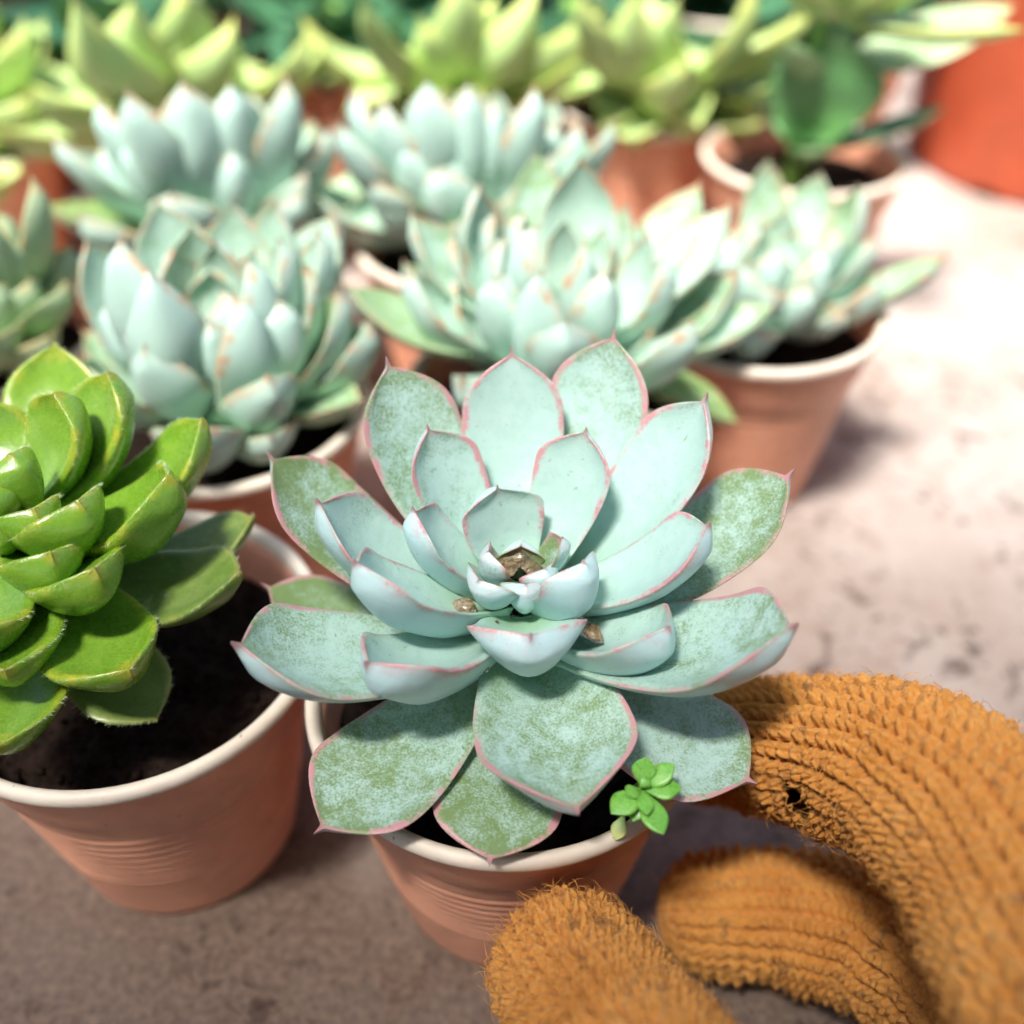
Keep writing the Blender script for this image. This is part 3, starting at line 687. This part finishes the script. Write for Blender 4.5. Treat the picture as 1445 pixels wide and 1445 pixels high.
far_plant(5.2, 40.5, 7.0, [
 (815, -20, 6.6, 2.0, 34, dict(bloom=.8)), (1148, 8, 6.4, 1.6, 34, dict(bloom=.8)), (1132, 95, 5.4, 1.5, 22, dict(bloom=.7)), (900, -30, 6, 2.0, 52, dict(bloom=.5)), (1060, -40, 6.2, 1.9, 50, {}),
 (885, 195, 4.2, 1.8, 10, dict(bloom=.8)), (960, -10, 4.8, 2.0, 66, dict(dz=.4)), (990, 180, 3.2, 2.0, 20, dict(r0=.8, bloom=.9)), (1080, 170, 3.8, 1.7, 12, dict(bloom=.8)), (930, 70, 3.6, 1.7, 60, dict(dz=.4, bloom=.9))],
 M['yellow_leaf'], 'yellow-green spreading plant between the whitish rosette and the round-leaved plant', 'terracotta pot of the spreading plant beside the round-leaved one', 13)

# round-leaved jade plant
JX, JY = 10.06, 35.46
pot(JX, JY, 'terracotta pot of the round-leaved plant, beside the big red pot', 14, .5)
oJ = (JX, JY, 4.6)
pJ = thing('succulent_plant', 'round-leaved dark green plant beside the big red pot', 'succulent', oJ)
top = at(1195, 30, 12.2)
stem(pJ, oJ, [(JX - .3, JY - .3, 4.4), (JX - .4, JY - .4, 7), (JX - .3, JY - .2, 9.5), (JX, JY, 12)], .38, .25, M['green_stem'])
JD = dict(nt=20, nu=7, b0=.30, tm=.55, tpow=2.2, cup=.10, bend=.03, bloom=.6, r0=.15, T=.35, mucro=.004)
rosette(pJ, oJ, (JX - .4, JY - .6, 6.6), [(1187, 54, 3.5, 3.7, 62, dict(r0=.6, axis=(0, -.9, .3), tm=.52, b0=.42))], M['jade_leaf'], defaults=JD)
rosette(pJ, oJ, (JX - .2, JY - .3, 8.6), [(1432, 8, 5.4, 1.9, 22, dict(bloom=.6, axis=(.3, -.5, .8), mat=M['soft_leaf'])), (1120, 60, 3.2, 1.4, 30, dict(bloom=.9))], M['jade_leaf'], defaults=JD)
rosette(pJ, oJ, (JX - .3, JY - .4, 6.2), [(1332, 150, 4.0, 1.0, 14, dict(axis=(0, -.2, 1), bloom=.8)), (1110, 150, 3.2, 1.4, 20, {}), (1150, 210, 2.0, 1.4, 10, {})], M['jade_leaf'], defaults=JD)
rosette(pJ, oJ, (JX - .1, JY - .1, 10.4), [(1330, -40, 4.4, 1.8, 34, dict(bloom=1., mat=M['yellow_leaf'])), (1180, -60, 3.4, 2.2, 60, dict(bloom=1., mat=M['yellow_leaf'])), (1120, -30, 3.6, 1.6, 34, dict(mat=M['yellow_leaf'])), (1240, -50, 3.2, 2.0, 66, dict(mat=M['yellow_leaf'])), (1445, 40, 6.5, 1.6, 10, dict(mat=M['yellow_leaf']))], M['jade_leaf'], defaults=JD)

far_plant(-7.2, 46.0, 7.2, [
 (440, -10, 5, 1.8, 50, {}), (500, -20, 4.6, 1.8, 66, {}), (560, 10, 4.6, 1.8, 46, {}), (480, 60, 3.6, 1.7, 50, dict(r0=.7)), (540, 75, 3.6, 1.7, 40, dict(r0=.7)), (420, 60, 4.2, 1.6, 24, {}), (575, 80, 4.2, 1.5, 16, {}), (500, 110, 3, 1.6, 20, dict(r0=.8)), (445, 110, 3.2, 1.5, 14, dict(r0=.8))],
 M['dark_leaf'], 'dark green shiny rosette between two yellow-green plants', 'terracotta pot of the dark shiny rosette at the back', 15)
far_plant(-15.5, 44.6, 8.0, [
 (60, -30, 6.4, 2.2, 50, {}), (130, 0, 4.8, 2.2, 44, {}), (110, 90, 4.2, 2.4, 20, dict(r0=.7)), (150, 120, 4.6, 2.2, 8, dict(r0=.8)), (10, 60, 5.6, 1.6, 26, {}), (170, 50, 5.4, 2, 26, {}), (70, 50, 3.4, 2, 60, dict(dz=.4)), (-20, 0, 6.6, 2, 36, {})],
 M['dark_leaf'], 'dark green broad-leaved plant in front of the red pot in the far corner', 'terracotta pot of the dark broad-leaved plant in the far corner', 16)
far_plant(2.6, 47.8, 7.0, [(820, -20, 5, 2, 50, {}), (880, 40, 4, 2, 30, {}), (840, 90, 4, 2, 20, {}), (780, 40, 4.6, 1.8, 36, {}), (900, 110, 4.2, 1.8, 10, {}), (860, 140, 3.6, 1.8, 2, dict(r0=.8)), (940, 20, 5, 2, 30, {}), (760, 90, 4.6, 1.8, 16, {})],
 M['dark_leaf'], 'dark green rosette in the gap behind two yellow-green plants', 'terracotta pot of the dark rosette in the gap at the back', 17)
far_plant(13.5, 47.0, 8.0, [(1060, 40, 5, 2, 40, {}), (1090, 90, 5, 2, 24, {}), (1130, 0, 5, 2, 55, {}), (1180, 30, 4, 2, 60, {}), (1110, 130, 4, 2, 10, {}), (1230, 20, 5, 2, 40, {}), (1050, 110, 5.4, 1.8, 14, {})],
 M['dark_leaf'], 'dark green rosette behind the round-leaved plant', 'terracotta pot of the dark rosette behind the round-leaved plant', 18)

def backdrop_plant(x, y, h, mat, label, potlabel, seed, scale=1.0):
    pot(x, y, potlabel, seed, seed * .3)
    o = (x, y, 4.6); p = thing('succulent_plant', label, 'succulent', o)
    stem(p, o, [(x, y, 4.5), (x, y, 6), (x, y, h + .5)], .5, .4, M['green_stem'])
    d = dict(FD); rosette(p, o, np.array([x, y, h]), spiral(20, (7 * scale, 4.5 * scale), (3.2, 2.2), (-8, 75), (.5, .2), (-1.2, .8), seed), mat, defaults=d); return p
backdrop_plant(-11.5, 54.0, 8.5, M['dark_leaf'], 'dark leafy plant behind the yellow-green rosette and the dark shiny one', 'terracotta pot of the dark leafy plant behind the yellow-green rosette', 31)
backdrop_plant(10.0, 53.5, 8.0, M['dark_leaf'], 'dark leafy plant behind the spreading yellow-green plant', 'terracotta pot of the dark leafy plant behind the spreading one', 32)
backdrop_plant(-19.5, 37.0, 7.0, M['yellow_leaf'], 'yellow-green plant beside the red pot in the far corner', 'terracotta pot of the yellow-green plant beside the far corner red pot', 33, .8)
backdrop_plant(-2.5, 49.5, 7.5, M['dark_leaf'], 'dark leafy plant behind the long-leaved yellow-green plant', 'terracotta pot of the dark leafy plant behind the long-leaved one', 34)

def big_pot(x, y, r, h, label, rot=0):
    t = thing('large_pot', label, 'flower pot', (x, y, 0), 'large red plastic pots'); t.rotation_euler.z = rot
    rb = r * .80
    def rr(z): return rb + (r - rb) * z / h
    prof = [(.01, .3), (rb * .8, .3), (rb * .86, 0), (rb - .15, 0), (rb, .15)] + [(rr(z), z) for z in np.linspace(.4, h * .82, 20)] +            [(rr(h * .83) + .35, h * .835), (r + .45, h - .2), (r + .35, h), (r - .1, h), (r - .25, h - .3), (rr(h * .8) - .3, h * .78)]
    V, F = lathe(prof, 96); mesh_obj('pot_wall', V, F, M['red_pot'], t)
    V, F = [], []
    for i in range(12):
        for j in range(60):
            a = 2 * math.pi * j / 60; q = (rr(h * .8) - .15) * i / 11
            V.append((q * math.cos(a), q * math.sin(a), h * .8 + random.Random(i * 60 + j).uniform(-.15, .15)))
    mesh_obj('soil', V, grid_faces(12, 60), M['soil'], t)
    for k in range(6):                          # drain notches round the foot
        a = k * math.pi / 3 + .25; V = []; c, s = math.cos(a), math.sin(a)
        prof2 = [(-.75, .012), (-.6, .28), (-.3, .42), (.3, .42), (.6, .28), (.75, .012)]
        for dr in (-.3, .012):
            for (u, z) in prof2:
                q = rr(z) + dr; V.append((q * c - u * s, q * s + u * c, z))
        F = [(i, i + 1, i + 7, i + 6) for i in range(5)] + [tuple(range(6, 12)), tuple(range(5, -1, -1))]
        mesh_obj('drain_notch', V, F, M['soil'], t, smooth=False)
    return t
big_pot(25.6, 49.5, 8.0, 15, 'big red plastic pot standing on the sunlit concrete', rot=-2.6)
big_pot(-25.0, 46.5, 6.5, 13, 'big red plastic pot in the far corner behind the dark broad-leaved plant')
big_pot(-5.6, 58.0, 7.0, 13, 'big dark-red pot glimpsed behind the dark shiny rosette')

# ---- weed sprig at the rim of the held pot
ow = (1.75, 9.75, 4.6)
weed = thing('weed_sprig', 'tiny bright green weed with round leaves at the rim of the held pot', 'weed', ow)
cw = at(906, 1112, 7.0)
stem(weed, ow, [(1.75, 9.9, 4.55), (1.85, 9.75, 5.6), (1.95, 9.6, 6.2), tuple(cw)], .05, .04, M['green_stem'])
WD = dict(nt=22, nu=9, b0=.28, tm=.54, tpow=2.2, cup=-.12, bend=-.06, bloom=.5, r0=.03, T=.13, mucro=.004)
rosette(weed, ow, cw, [
 (911, 1068, .50, .36, 50, {}), (952, 1078, .58, .34, 25, {}), (962, 1112, .62, .38, 5, {}), (862, 1148, .62, .40, -5, {}), (936, 1178, .78, .40, -10, dict(dz=-.05)),
 (905, 1098, .22, .18, 60, dict(dz=.04)), (914, 1150, .46, .24, 10, {}), (893, 1160, .56, .28, -30, dict(dz=-.1)), (884, 1118, .32, .26, 20, {})],
 M['weed_leaf'], defaults=WD, name='leaf')
rosette(weed, ow, at(880, 1150, 6.1), [(868, 1186, .44, .26, -40, dict(bloom=.9, mat=M['yellow_leaf']))], M['weed_leaf'], defaults=WD)

# ------------------------------------------------------------------ gloved hand
def quad_obj(name, V, Q, mat, parent=None):
    me = bpy.data.meshes.new(name); V = np.asarray(V, np.float32) * S; Q = np.asarray(Q, np.int32)
    me.vertices.add(len(V)); me.vertices.foreach_set('co', V.ravel())
    n, k = Q.shape
    me.loops.add(n * k); me.loops.foreach_set('vertex_index', Q.ravel())
    me.polygons.add(n); me.polygons.foreach_set('loop_start', np.arange(0, n * k, k, dtype=np.int32))
    me.update(calc_edges=True); me.validate()
    me.polygons.foreach_set('use_smooth', np.ones(len(me.polygons), bool))
    if mat: me.materials.append(mat)
    o = bpy.data.objects.new(name, me); COL.objects.link(o)
    if parent: o.parent = parent
    return o
def vnoise(x, y, seed):
    """smooth value noise on a lattice (period 64)"""
    g = np.random.RandomState(seed).rand(64, 64)
    xi = np.floor(x).astype(int); yi = np.floor(y).astype(int); fx = x - xi; fy = y - yi
    fx = fx * fx * (3 - 2 * fx); fy = fy * fy * (3 - 2 * fy)
    a = g[xi % 64, yi % 64]; b = g[(xi + 1) % 64, yi % 64]; c = g[xi % 64, (yi + 1) % 64]; d = g[(xi + 1) % 64, (yi + 1) % 64]
    return (a * (1 - fx) + b * fx) * (1 - fy) + (c * (1 - fx) + d * fx) * fy
def knit_tube(pts, radii, wale=.36, row=.25, q=12, qr=9, amp=.25, seed=0, flat=1.0, cap=True):
    """a knitted tube: tip first. Columns of slanted loops stand proud of the ground between them."""
    P = smooth_path(pts, 200); R = np.interp(np.linspace(0, 1, 200), np.linspace(0, 1, len(radii)), radii)
    if cap:
        d0 = nrm(P[0] - P[1]); P = np.vstack([P[0] + d0 * R[0] * (1 - k) for k in np.linspace(0, .96, 14)] + [P]); R = np.concatenate([np.full(14, R[0]), R])
    al = np.concatenate([[0], np.cumsum(np.linalg.norm(np.diff(P, axis=0), axis=1))]); L = al[-1]
    nv = int(L / row * qr); s = np.linspace(0, L, nv)
    C = np.stack([np.interp(s, al, P[:, k]) for k in range(3)], 1)
    for _ in range(12): C[1:-1] = (C[:-2] + C[2:] + 2 * C[1:-1]) / 4
    r = np.interp(s, al, R)
    if cap:
        c0 = R[0]; x = np.clip(s / c0, 0, 1); r = r * np.sqrt(np.clip(1 - (1 - x) ** 2.2, 0.0004, 1))
    T = np.gradient(C, axis=0); T /= np.linalg.norm(T, axis=1)[:, None]
    nw = int(2 * math.pi * np.max(R) / wale); nu = nw * q
    ref = np.array([.2, .3, 1.]); A = np.zeros((nv, 3))
    for i in range(nv):
        ref = nrm(ref - ref.dot(T[i]) * T[i]); A[i] = ref
    Bn = np.cross(T, A)
    th = np.arange(nu) / nu * 2 * math.pi
    U, Sv = np.meshgrid(np.arange(nu) / q, s / row)
    # uneven hand-worn knit
    rsx = np.random.RandomState(seed)
    du = (vnoise(U * .45, Sv * .3, seed) - .5) * .35; dv = (vnoise(U * .4 + 9, Sv * .35, seed + 1) - .5) * .6
    a = (U + du) % 1.0; c = np.abs(2 * a - 1)                    # 1 at the column's edges, 0 at its centre
    ph = Sv + dv + .55 * (1 - c)
    leg = np.sin(np.clip((1 - c), 0, 1) * math.pi * .5) ** .6 * (1 - .35 * np.exp(-(c / .12) ** 2))
    st = .5 + .5 * np.cos(2 * math.pi * ph)
    h = leg * (.42 + .58 * st ** .7) - .55 * np.exp(-((1 - c) / .22) ** 2) * (1 - st)
    h = h * (.7 + .6 * vnoise(U * .8, Sv * .8, seed + 3))
    fuzz = (vnoise(U * 4.1, Sv * 3.3, seed + 4) - .5) * .22 + (vnoise(U * 9, Sv * 7, seed + 8) - .5) * .16
    lump = (vnoise(U * .12, Sv * .07, seed + 5) - .5) * .22 + (vnoise(U * .3, Sv * .2, seed + 6) - .5) * .10
    disp = amp * (h - .5 + fuzz) + lump * np.clip(r, 0, 1)[:, None]
    rr = r[:, None] + disp * np.clip(r / .5, 0.05, 1)[:, None]
    D = A[:, None, :] * np.cos(th)[None, :, None] * flat + Bn[:, None, :] * np.sin(th)[None, :, None]
    V = C[:, None, :] + D * rr[:, :, None]
    idx = np.arange(nv * nu).reshape(nv, nu); nx = np.roll(idx, -1, 1)
    Q = np.stack([idx[:-1], nx[:-1], nx[1:], idx[1:]], -1).reshape(-1, 4)
    return V.reshape(-1, 3), Q, D.reshape(-1, 3), np.repeat(T, nu, 0)

def A_(px, py, z): return at(px, py, z)
index_pts = [A_(1010, 1045, 4.1), A_(1125, 1055, 5.3), A_(1275, 1090, 6.4), A_(1415, 1210, 7.1), A_(1530, 1400, 7.4), (7.4, 4.2, 7.2), (8.6, 1.6, 6.2)]
index_r = [1.02, 1.20, 1.36, 1.44, 1.48, 1.5, 1.5]
thumb_pts = [A_(812, 1378, 4.3), A_(880, 1470, 4.8), A_(960, 1580, 5.3), (4.6, 3.0, 5.2), (7.2, .8, 4.6)]
thumb_r = [1.16, 1.25, 1.32, 1.4, 1.6]
middle_pts = [A_(1010, 1290, 1.35), A_(1130, 1292, 1.6), A_(1270, 1335, 2.3), A_(1410, 1440, 3.4), (8.2, 4.4, 4.6), (9.4, 1.0, 4.6)]
ring_pts = [A_(1350, 1495, 1.25), A_(1440, 1520, 1.7), (8.0, 4.6, 2.6), (9.6, 1.0, 3.2)]
little_pts = [(5.6, 3.4, 1.05), (7.2, 3.0, 1.3), (8.6, 1.8, 1.8), (10.0, -.6, 2.4)]
web_pts = [(2.6, 3.6, 5.6), (4.6, 3.3, 6.3), (6.6, 3.8, 7.0), (8.2, 3.2, 7.0)]
palm_pts = [(8.3, 3.0, 5.4), (9.2, .6, 5.2), (10.6, -2.6, 4.4), (12.2, -6.5, 3.6), (13.6, -10.5, 3.6)]
parts = [
 knit_tube(index_pts, index_r, seed=11), knit_tube(thumb_pts, thumb_r, seed=23),
 knit_tube(middle_pts, [1.1, 1.2, 1.28, 1.35, 1.4, 1.4], q=7, qr=5, seed=31), knit_tube(ring_pts, [1.05, 1.12, 1.2, 1.25], q=6, qr=4, seed=41),
 knit_tube(little_pts, [.92, 1.0, 1.05, 1.1], q=5, qr=4, seed=51), knit_tube(palm_pts, [2.2, 3.3, 3.3, 2.6, 2.9], q=4, qr=3, seed=61), knit_tube(web_pts, [1.5, 1.5, 1.5, 1.6], q=4, qr=3, seed=71)]
def project(V):
    d = V - CAMP; yc = d[:, 1] * CP - d[:, 2] * SP; up = d[:, 1] * SP + d[:, 2] * CP
    return 722.5 + F_PX * d[:, 0] / yc, 722.5 - F_PX * up / yc
GV, GQ, off = [], [], 0
fuzz_src = []
for k, (V, Q, D, T) in enumerate(parts):
    if k == 0:                                   # worn hole near the tip of the forefinger
        cen = V[Q].mean(1); x, y = project(cen); nrmd = D[Q].mean(1)
        front = ((CAMP - cen) * nrmd).sum(1) > 0
        ca, sa = math.cos(1.05), math.sin(1.05); ex = (x - 1127) * ca + (y - 1132) * sa; ey = -(x - 1127) * sa + (y - 1132) * ca
        rag = 1 + .35 * np.sin(np.arctan2(ey, ex) * 7) * .6
        Q = Q[~(front & ((ex / (30 * rag)) ** 2 + (ey / (13 * rag)) ** 2 < 1))]
    GV.append(V); GQ.append(Q + off); off += len(V); fuzz_src.append((V, Q, D, T))
def wool_material(name):
    m = NT(name); oc = m.obj()
    a = m.noise(oc, 60, 4, .6, .5); b = m.noise(oc, 900, 4, .7); c_ = m.noise(oc, 240, 4, .65, .6)
    c = m.mix(m.ss(a, .3, .7), (.58, .215, .03), (.70, .31, .065))
    c = m.mix(m.math('MULTIPLY', m.ss(b, .35, .75), .6), c, (.80, .43, .14))
    d = m.ss(c_, .57, .70)
    c = m.mix(m.math('MULTIPLY', d, .65), c, (.10, .055, .045))
    m.put(m.b.inputs['Base Color'], c); m.b.inputs['Roughness'].default_value = .9
    m.b.inputs['Specular IOR Level'].default_value = .15
    m.b.inputs['Sheen Weight'].default_value = .25; m.b.inputs['Sheen Roughness'].default_value = .5
    m.b.inputs['Sheen Tint'].default_value = (1, .7, .4, 1)
    m.bump(m.noise(oc, 2200, 4, .7), .6, .0008)
    return m.m
M['wool'] = wool_material('orange_wool')
glove = quad_obj('knitted_glove', np.vstack(GV), np.vstack(GQ), M['wool'])
tag(glove, 'worn orange knitted glove on a hand gripping the terracotta pot', 'glove')
M['fuzz'] = simple('wool_fibre', (.66, .30, .075), .8, .1, .3, 800, 0)
rs = np.random.RandomState(77); FV, FQ = [], []
for (V, Q, D, T), cnt in zip(fuzz_src, (13000, 8000, 2500, 1200, 0, 0)):
    if not cnt: continue
    cen = V[Q].mean(1); x, y = project(cen)
    vis = (x > -60) & (x < 1505) & (y > 850) & (y < 1520)
    ids = np.where(vis)[0]; ids = ids[rs.randint(0, len(ids), cnt)]
    p = cen[ids]; nn = D[Q[ids, 0]]; tg = T[Q[ids, 0]]; bi = np.cross(nn, tg)
    an = rs.uniform(0, 6.28, cnt); tan = tg * np.cos(an)[:, None] + bi * np.sin(an)[:, None]
    an2 = an + rs.normal(0, 1.1, cnt); tan2 = tg * np.cos(an2)[:, None] + bi * np.sin(an2)[:, None]
    l = rs.uniform(.06, .26, cnt)[:, None]; up = rs.uniform(.15, .75, cnt)[:, None]
    p0 = p - nn * .02; p1 = p + (nn * up * .6 + tan * .45) * l; p2 = p + (nn * up * .85 + tan * .7 + tan2 * .35) * l; p3 = p + (nn * up * (.5 + .5 * rs.rand(cnt, 1)) + tan * .7 + tan2 * .8) * l
    sd = np.cross(p3 - p0, rs.normal(size=(cnt, 3))); sd /= np.linalg.norm(sd, axis=1)[:, None] + 1e-9
    rows = []
    for pp, w in ((p0, .004), (p1, .0035), (p2, .003), (p3, .001)): rows += [pp - sd * w, pp + sd * w]
    B0 = sum(len(v) for v in FV); FV.append(np.stack(rows, 1).reshape(-1, 3))
    b = B0 + np.arange(cnt)[:, None] * 8
    for k in (0, 2, 4): FQ.append(np.concatenate([b + k, b + k + 1, b + k + 3, b + k + 2], 1))
fz = quad_obj('wool_fuzz', np.vstack(FV), np.vstack(FQ), M['fuzz'], glove); fz['kind'] = 'stuff'

# ------------------------------------------------------------------ dried scraps and trapped water in the heart of the rosette
def debris_material():
    m = NT('dried_leaf'); oc = m.obj(); a = m.noise(oc, 500, 4, .65, 1.0)
    c = m.mix(m.ss(a, .35, .65), (.10, .065, .035), (.42, .30, .15))
    m.put(m.b.inputs['Base Color'], c); m.b.inputs['Roughness'].default_value = .18
    m.b.inputs['Specular IOR Level'].default_value = .6; m.b.inputs['Coat Weight'].default_value = .6
    m.b.inputs['Coat Roughness'].default_value = .06; m.b.inputs['Transmission Weight'].default_value = .25
    m.bump(a, .8, .001); return m.m
M['scrap'] = debris_material()
def scrap(c, size, seed, label):
    r = np.random.RandomState(seed); V, F = [], []
    nr, ns = 7, 22; ph = r.uniform(0, 6.28, 8)
    for sgn in (1, -1):
        for i in range(nr + 1):
            q = i / nr
            for j in range(ns):
                a = 2 * math.pi * j / ns
                rad = size * q * (1 + .28 * math.sin(2 * a + ph[0]) + .18 * math.sin(3 * a + ph[1]) + .12 * math.sin(7 * a + ph[2]))
                z = size * (.30 * math.sin(3.2 * q * math.cos(a) + ph[3]) + .22 * math.sin(5 * q * math.sin(a) + ph[4]) + .12 * math.sin(9 * q + 5 * a + ph[5]) * q) + sgn * .02 * (1 - q)
                V.append((c[0] + rad * math.cos(a), c[1] + rad * math.sin(a) * .8, c[2] + z + .25 * size * (rad * math.sin(a))))
    n1 = (nr + 1) * ns; g = grid_faces(nr + 1, ns)
    F = g + [tuple(reversed([n1 + i for i in f])) for f in g]
    o = mesh_obj('dried_scrap', V, F, M['scrap']); tag(o, label, 'dried leaf', 'dried scraps in the rosette heart'); return o
scrap(at(737, 798, 8.55), .34, 1, 'dark glossy dried scrap in the heart of the pink-edged rosette')
scrap(at(668, 872, 8.05), .34, 2, 'tan translucent dried scrap wedged behind the front leaf of the rosette')
scrap(at(822, 884, 8.0), .30, 3, 'brown dried scrap wedged low between two side leaves of the rosette')
def droplet(c, r):
    V, F = [], []
    for i in range(9):
        a = math.pi * i / 8
        for j in range(14):
            b = 2 * math.pi * j / 14
            V.append((c[0] + r * math.sin(a) * math.cos(b), c[1] + r * math.sin(a) * math.sin(b), c[2] + r * .8 * math.cos(a)))
    o = mesh_obj('water_droplet', V, grid_faces(9, 14), M['water']); return o
_w = NT('water'); _w.b.inputs['Base Color'].default_value = (.9, .85, .75, 1); _w.b.inputs['Roughness'].default_value = .02
_w.b.inputs['Transmission Weight'].default_value = .9; _w.b.inputs['IOR'].default_value = 1.33; M['water'] = _w.m
for (px, py, z, r, lb) in ((636, 878, 8.2, .085, 'tiny clear water droplet beside the tan dried scrap in the rosette'), (684, 944, 7.6, .07, 'tiny clear water droplet under the front leaf of the pink-edged rosette')):
    tag(droplet(at(px, py, z), r), lb, 'droplet', 'water droplets in the rosette')
